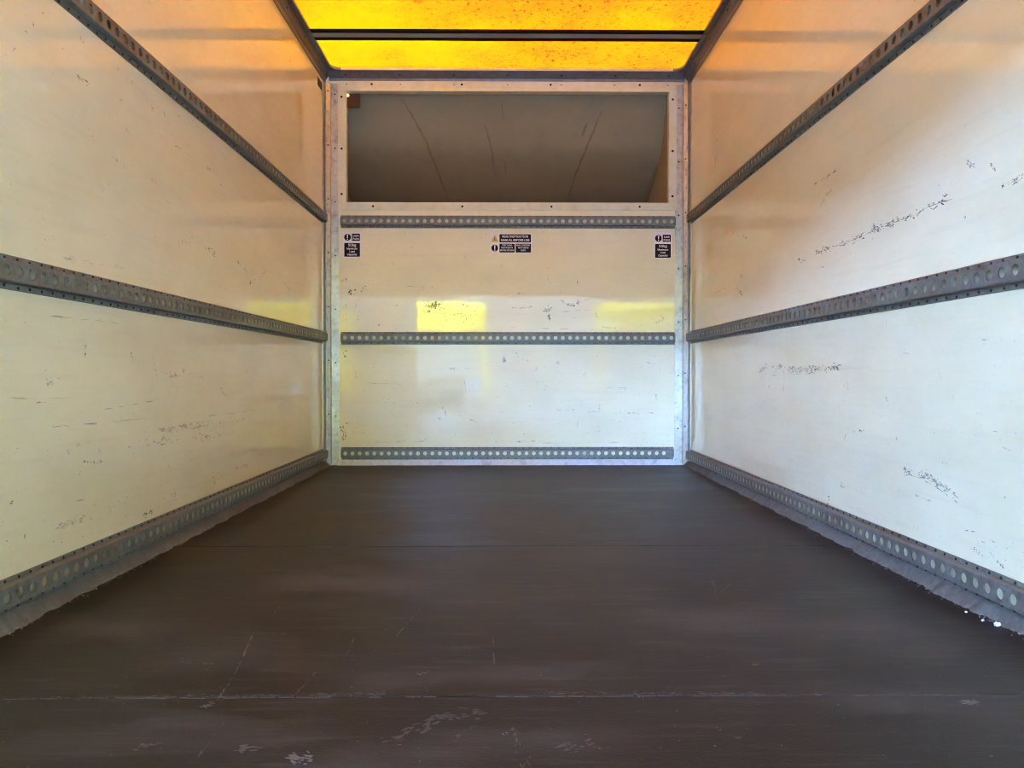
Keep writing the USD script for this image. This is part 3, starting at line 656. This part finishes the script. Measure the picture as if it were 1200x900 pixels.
# ------------------------------------------------------------------ perforated lashing rails
PITCH_, HOLE = 0.040, 0.011
def rail_parts(length, first, pitch, count):
    """rail along +s from 0 to length, across t (up), out o. Returns dict of (s, t, o) meshes"""
    t0, t1, r0, r1, o1 = -0.0345, 0.0345, -0.0185, 0.0215, 0.020
    tc = (r0 + r1) / 2
    K = 20
    ang = np.linspace(0, 2 * np.pi, K, endpoint=False) + np.pi / K
    V, F = [], []
    def quad(a, b, c, d):
        n = len(V); V.extend([a, b, c, d]); F.append((n, n + 1, n + 2, n + 3))
    cells = [first - pitch / 2 + pitch * k for k in range(count)]
    for c0 in cells:
        cs = c0 + pitch / 2
        for k in range(K):
            a, b = ang[k], ang[(k + 1) % K]
            def rim(x):
                c, s = math.cos(x), math.sin(x); h = pitch / 2; g = (r1 - r0) / 2
                m = min(h / max(abs(c), 1e-9), g / max(abs(s), 1e-9)); return (cs + c * m, tc + s * m)
            ha, hb = (cs + HOLE * math.cos(a), tc + HOLE * math.sin(a)), (cs + HOLE * math.cos(b), tc + HOLE * math.sin(b))
            ra, rb = rim(a), rim(b)
            for o, flip in ((o1, False), (o1 - 0.002, True)):
                P = [(*ha, o), (*ra, o), (*rb, o), (*hb, o)]
                quad(*(P[::-1] if flip else P))
                # close the square corner when the two rim points lie on different sides
                if abs(ra[0] - rb[0]) > 1e-9 and abs(ra[1] - rb[1]) > 1e-9:
                    cx = cs + math.copysign(pitch / 2, ra[0] + rb[0] - 2 * cs); cy = tc + math.copysign((r1 - r0) / 2, ra[1] + rb[1] - 2 * tc)
                    P = [(*ra, o), (cx, cy, o), (*rb, o), (*rb, o)]
                    quad(*(P[::-1] if flip else P))
            quad((*ha, o1), (*hb, o1), (*hb, o1 - 0.002), (*ha, o1 - 0.002))
    # plain ends of the raised face
    for a, b in ((0, cells[0]), (cells[-1] + pitch, length)):
        if b - a > 1e-4: quad((a, r0, o1), (b, r0, o1), (b, r1, o1), (a, r1, o1))
    # webs, bevelled
    for (ta, oa), (tb, ob) in (((r0 - 0.0025, 0.002), (r0 - 0.0012, o1 - 0.0015)), ((r0 - 0.0012, o1 - 0.0015), (r0, o1)), ((r1, o1), (r1 + 0.0012, o1 - 0.0015)), ((r1 + 0.0012, o1 - 0.0015), (r1 + 0.0035, 0.002))):
        quad((0, ta, oa), (length, ta, oa), (length, tb, ob), (0, tb, ob))
    for s in (0, length):
        P = [(s, r0 - 0.0025, 0), (s, r0, o1), (s, r1, o1), (s, r1 + 0.0035, 0)]
        quad(*(P if s else P[::-1]))
    face = (np.array(V), np.array(F))
    lower, upper = bevbox(0, length, t0, r0 - 0.0025, 0, 0.002, 0.0007), bevbox(0, length, r1 + 0.0035, t1, 0, 0.002, 0.0007)
    nails = []
    rr = np.random.default_rng(int(length * 1000) + count)
    for k in range(count):
        s = first + pitch * (k + 0.5)
        for t in ((t0 + r0) / 2 - 0.001, (t1 + r1) / 2 + 0.001):
            if s < length - 0.01 and rr.random() > 0.04:
                nails.append(place(rivet(0.0036, 0.0018, 6), (s + rr.normal(0, 0.0015), t + rr.normal(0, 0.0008), 0.002), (1, 0, 0), (0, 1, 0), (0, 0, 1)))
    return face, lower, upper, cat(nails)
def lashing_rail(label, length, first, pitch, count, frame):
    t = thing('lashing_rail', label, 'lashing rail', 'perforated lashing rails on the walls')
    for name, m, mt in zip(('perforated_face', 'flange', 'flange', 'nail_head'), rail_parts(length, first, pitch, count), (M_STEEL, M_STEEL, M_STEEL, M_NAIL)):
        v, f = (np.asarray(m.vertices), np.asarray(m.faces)) if hasattr(m, 'vertices') else m
        P = np.stack(frame(v[:, 0], v[:, 1], v[:, 2]), 1)
        obj(name, (P, f), mt, t, **({'kind': 'stuff'} if name == 'nail_head' else {}))
YS = -0.02
LEN = 4.158 - YS
lv = lambda z: (lambda s, t, o: (XL + o, YS + s, z + t))
rv_ = lambda z: (lambda s, t, o: (XR - o, YS + s, z + t))
bk = lambda x0, z: (lambda s, t, o: (x0 + s, D - o, z + t))
for z, ph, lab in ((1.352, 1.7746, 'top perforated steel rail on the left wall, running towards the window'), (0.702, 1.506, 'middle perforated steel rail on the left wall'), (0.0625, 1.50, 'bottom perforated steel rail on the left wall, in dark shade above the floor')):
    f0 = (ph - YS) % PITCH_ + 0.02
    lashing_rail(lab, LEN, f0, PITCH_, int((LEN - f0 - 0.01) / PITCH_), lv(z))
for z, ph, lab in ((1.352, 1.762, 'top perforated steel rail on the right wall, running towards the window'), (0.702, 1.493, 'middle perforated steel rail on the right wall'), (0.057, 1.491, 'bottom perforated steel rail on the right wall, above the grey sealant')):
    f0 = (ph - YS) % PITCH_ + 0.02
    lashing_rail(lab, LEN, f0, PITCH_, int((LEN - f0 - 0.01) / PITCH_), rv_(z))
for z, x0, x1, lab in ((1.338, -0.899, 0.939, 'top perforated steel rail on the bulkhead, just under the window frame'), (0.699, -0.899, 0.938, 'middle perforated steel rail across the bulkhead'), (0.065, -0.899, 0.932, 'bottom perforated steel rail across the bulkhead, above the floor')):
    lashing_rail(lab, x1 - x0, 0.024, 0.0398, 46 if x1 > 0.935 else 45, bk(x0, z))

# ------------------------------------------------------------------ stickers
def rrect(x0, x1, z0, z1, r): return sbox(x0 + r, z0 + r, x1 - r, z1 - r).buffer(r, 6)
def sheet(poly, o, th=0.0006): return remap(prism(poly, th), lambda u, v, w: (u, -o - w, v))
def text(s, cx, z, h, o, bold=True, wmax=None):
    m = meshkit.text_mesh(s, h, 0.0004, bold=bold)
    v = np.array(m.vertices); w = v[:, 0].max() - v[:, 0].min()
    k = min(1.0, (wmax or 9) / w)
    v[:, 0] = (v[:, 0] - (v[:, 0].min() + w / 2)) * k
    return np.stack([cx + v[:, 0], -o - v[:, 2], z + v[:, 1]], 1), np.asarray(m.faces)[:, ::-1]
def exclaim(cx, cz, h, o):
    bar = Polygon([(cx - h * 0.10, cz + h * 0.42), (cx + h * 0.10, cz + h * 0.42), (cx + h * 0.075, cz - h * 0.14), (cx - h * 0.075, cz - h * 0.14)])
    return cat([sheet(bar, o), sheet(Point(cx, cz - h * 0.32).buffer(h * 0.095, 6), o)])
def load_sticker(label, x, z):
    t = thing('load_sticker', label, 'sticker', 'load stickers on the bulkhead', loc=(x, D, z))
    obj('backing', sheet(rrect(-0.051, 0.050, -0.074, 0.072, 0.006), 0.0), M_WHITE, t)
    obj('black_field', sheet(rrect(-0.0435, 0.0425, -0.069, 0.006, 0.003), 0.0006), M_BLACK, t)
    obj('black_field', sheet(rrect(-0.002, 0.0425, 0.018, 0.0575, 0.003), 0.0006), M_BLACK, t)
    obj('round_symbol', sheet(Point(-0.0255, 0.0375).buffer(0.0185, 10), 0.0006), M_BLACK, t)
    obj('exclamation_mark', exclaim(-0.0255, 0.0375, 0.036, 0.0012), M_WHITE, t)
    for line in [text('Lash', 0.0203, 0.041, 0.0105, 0.0012, wmax=0.036), text('Point', 0.0203, 0.0235, 0.0105, 0.0012, wmax=0.036),
                          text('50kg', -0.0005, -0.012, 0.0135, 0.0012), text('Maximum', -0.0005, -0.0295, 0.0095, 0.0012, wmax=0.062),
                          text('Load', -0.0005, -0.0455, 0.0095, 0.0012), text('Capacity', -0.0005, -0.0615, 0.0095, 0.0012, wmax=0.058)]: obj('lettering', line, M_WHITE, t)
load_sticker('small black and white load sticker at the top left of the bulkhead', -0.8375, 1.2155)
load_sticker('small black and white load sticker at the top right of the bulkhead', 0.8725, 1.2125)
t = thing('warning_sticker', 'wide black warning sticker with yellow triangle at the top middle of the bulkhead', 'sticker', loc=(0.0365, D, 1.2205))
obj('backing', sheet(rrect(-0.117, 0.1135, -0.056, 0.057, 0.005), 0.0), M_WHITE, t)
obj('black_field', sheet(rrect(-0.0655, 0.1075, 0.0055, 0.0505, 0.002), 0.0006), M_BLACK, t)
obj('black_field', sheet(rrect(-0.0655, 0.0175, -0.0495, -0.0015, 0.002), 0.0006), M_BLACK, t)
obj('black_field', sheet(rrect(0.0235, 0.1075, -0.0495, -0.0015, 0.002), 0.0006), M_BLACK, t)
tri = Polygon([(-0.109, 0.0105), (-0.074, 0.0105), (-0.0915, 0.044)]).buffer(0.002, 4)
obj('warning_triangle', sheet(tri, 0.0006), M_YELLOW, t)
obj('triangle_mark', exclaim(-0.0915, 0.0225, 0.020, 0.0012), M_BLACK, t)
obj('round_symbol', sheet(Point(-0.0915, -0.0255).buffer(0.0185, 10), 0.0006), M_BLACK, t)
obj('exclamation_mark', exclaim(-0.0915, -0.0255, 0.036, 0.0012), M_WHITE, t)
for line in [text('READ INSTRUCTION', 0.021, 0.0325, 0.0115, 0.0012, wmax=0.142), text('MANUAL BEFORE USE', 0.021, 0.0125, 0.0115, 0.0012, wmax=0.156),
                      text('TEST LOAD', -0.024, -0.0135, 0.0075, 0.0012, wmax=0.062), text('RESTRAINTS', -0.024, -0.0275, 0.0075, 0.0012, wmax=0.068), text('BEFORE MOVING', -0.024, -0.0415, 0.0075, 0.0012, wmax=0.076),
                      text('MAX LOADING', 0.0655, -0.0135, 0.0075, 0.0012, wmax=0.074), text('PER FIXING', 0.0655, -0.0275, 0.0075, 0.0012, wmax=0.062), text('50KG', 0.0655, -0.0415, 0.0075, 0.0012)]: obj('lettering', line, M_WHITE, t)
obj('black_label', bevbox(XL, XL + 0.0012, 4.030, 4.120, 2.027, 2.071, 0.0003), M_BLACK, label='small black rectangular label at the top far end of the left wall', category='sticker')

# ------------------------------------------------------------------ litter on the floor
def crumpled(seed, s):
    r = np.random.default_rng(seed); m = trimesh.creation.icosphere(2, 1.0)
    v = np.array(m.vertices) * (0.25 + 1.3 * meshkit.noise(np.array(m.vertices) * 2.3 + seed, seed))[:, None] * np.array([1.0, 0.7, 0.75]) * s
    v[:, 2] -= v[:, 2].min(); return v, m.faces
for x, y, s, lab in ((0.974, 1.487, 0.0058, 'largest white scrap of paper beside the sealant at the foot of the right wall'), (0.966, 1.520, 0.0030, 'tiny white crumb on the floor just left of the paper scrap'), (0.966, 1.575, 0.0026, 'tiny pale crumb farther along the right-hand floor edge')):
    v, f = crumpled(int(x * 1000 + y * 100), s)
    obj('paper_scrap', (v + np.array([x, y, 0.0]), f), M_PAPER, label=lab, category='litter', group='white scraps on the floor')
r = np.random.default_rng(99); dust = []
for k in range(900):
    side = 1 if k % 2 else -1
    a = 0.020 + abs(r.normal(0, 0.011)); y = r.uniform(1.0, D - 0.1) if k % 3 else r.uniform(1.0, 2.2)
    s = r.uniform(0.0006, 0.0017); m = trimesh.creation.icosphere(0, s); m.apply_translation([inward(side, a), y, s * 0.6]); dust.append(m)
obj('floor_grit', cat(dust), M_DUST, label='loose grit along the floor edges', category='grit', kind='stuff')

# ------------------------------------------------------------------ rear frame and the yard behind the van, with added blocks that shape the daylight
rf = thing('door_1', 'rear door frame of the van body behind the viewer', 'door frame', kind='structure')
obj('header', bx(XL - TH, XR + TH, Y0 - 0.10, Y0, 2.02, 2.20), M_ALU, rf)
zs_ = np.arange(HEAD_Z + 0.03, 2.02, 0.055)
obj('bottom_bar', bevbox(XL, XR, Y0 - 0.045, Y0 - 0.010, HEAD_Z, HEAD_Z + 0.03, 0.004), M_ALU, rf)
for z in zs_: obj('shutter_slat', bevbox(XL, XR, Y0 - 0.036, Y0 - 0.018, z + 0.0005, z + 0.0545, 0.004), M_VANWHITE, rf)
obj('jamb', bx(XL - 0.06, XL, Y0 - 0.10, Y0, -0.09, 2.20), M_ALU, rf)
obj('jamb', bx(XR, XR + 0.06, Y0 - 0.10, Y0, -0.09, 2.20), M_ALU, rf)
obj('sill', bx(XL - 0.06, XR + 0.06, Y0 - 0.10, Y0, -0.12, -0.005), M_ALU, rf)
obj('ground', bx(-60, 60, -80, 30, -1.05, -0.95), M_GROUND, kind='structure', label='grey asphalt yard behind the van', category='ground')
bd = thing('added_building', 'unseen tall sandstone coloured block, added on the right to bounce warm light onto the left wall', 'added_building', kind='structure')
obj('wall', bx(BLD_X, BLD_X + 8, -6, 8, -0.95, 8.0), M_BOUNCE, bd)  # unseen, added; its warm colour throws light onto the left wall
obj('parapet', bx(BLD_X - 0.12, BLD_X + 8.1, -6.1, 8.1, 8.0, 8.25), M_GROUND, bd)
bd = thing('added_building', 'unseen long dark block, added across the yard to shut off the sky behind the van', 'added_building', kind='structure')
obj('wall', bx(-1.6, 26, -26, -17.5, -0.95, 9.0), M_BLOCKER, bd)  # unseen mass added to shut off the sky straight behind
obj('parapet', bx(-1.7, 26.1, -26.1, -17.4, 9.0, 9.25), M_GROUND, bd)
bd = thing('added_building', 'unseen low brown barrier, added across the yard to the left to hide the low sky', 'added_building', kind='structure')
obj('wall', bx(-24, -1.6, -24, -19.0, -0.95, 3.5), M_BLOCKER, bd)  # unseen, added to cut off the sky near the horizon
obj('parapet', bx(-24.1, -1.6, -24.1, -18.9, 3.5, 3.7), M_GROUND, bd)
bd = thing('added_building', 'unseen brown block, added on the left to narrow the strip of sky', 'added_building', kind='structure')
obj('wall', bx(-13, -5.5, -6.5, 8, -0.95, 6.0), M_BLOCKER, bd)  # unseen, added to narrow the gap of sky on this side
obj('parapet', bx(-13.1, -5.4, -6.6, 8.1, 6.0, 6.2), M_GROUND, bd)
cp = thing('added_canopy', 'unseen dark slab, added behind the van to keep high sky off the floor', 'added_canopy', kind='structure')
obj('added_canopy_roof', bx(-5.5, 3.9, -8.0, -0.6, 3.2, 3.4), M_BLOCKER, cp)  # unseen slab added to keep overhead sky off the near floor
for x in (-5.2, 3.7): obj('added_canopy_post', bx(x - 0.08, x + 0.08, -7.9, -7.74, -0.95, 3.2), M_STEEL, cp)
def parked_van(x, y, label):
    t = thing('parked_van', label, 'van', 'yellow vans across the yard', loc=(x, y, -0.95))
    obj('box_body', bevbox(-0.95, 0.95, -4.6, -0.9, 0.75, 3.45, 0.06), M_VANYELLOW, t)
    pk = trimesh.convex.convex_hull(np.array([(sx * 0.94, yy, zz) for sx in (-1, 1) for yy, zz in ((-0.95, 2.55), (-0.95, 3.45), (-0.35, 3.40), (-0.02, 3.20), (0.0, 2.62), (-0.2, 2.55))]))
    obj('peak', pk, M_VANYELLOW, t)
    cab = trimesh.convex.convex_hull(np.array([(sx * w, yy, zz) for sx in (-1, 1) for w, yy, zz in ((0.95, -0.95, 0.45), (0.85, -0.95, 2.5), (0.82, -0.35, 2.5), (0.92, 0.45, 1.62), (0.94, 1.05, 1.40), (0.94, 1.15, 0.95), (0.93, 1.12, 0.45))]))
    obj('cab', cab, M_CAB, t)
    ws = trimesh.convex.convex_hull(np.array([(sx * w, yy, zz) for sx in (-1, 1) for w, yy, zz in ((0.80, 0.435, 1.68), (0.74, -0.26, 2.46), (0.80, 0.445, 1.69), (0.74, -0.25, 2.47))]))
    obj('windscreen', ws, M_SCREEN, t)
    obj('grille', bevbox(-0.55, 0.55, 1.10, 1.165, 0.62, 0.92, 0.01), M_NAIL, t)
    for sx in (-1, 1):
        obj('headlamp', bevbox(sx * 0.74 - 0.14, sx * 0.74 + 0.14, 1.06, 1.165, 1.0, 1.25, 0.02), M_WHITE, t)
        for yw in (0.55, -3.4):
            w = trimesh.creation.cylinder(0.34, 0.22, sections=28, transform=trimesh.transformations.rotation_matrix(math.pi / 2, [0, 1, 0])); w.apply_translation([sx * 0.82, yw, 0.34])
            obj('wheel', w, M_TYRE, t)
parked_van(-1.53, -11.8, 'yellow box van across the yard, mirrored left of the middle of the bulkhead')
parked_van(3.95, -11.8, 'yellow box van across the yard, mirrored faintly by the right corner post')
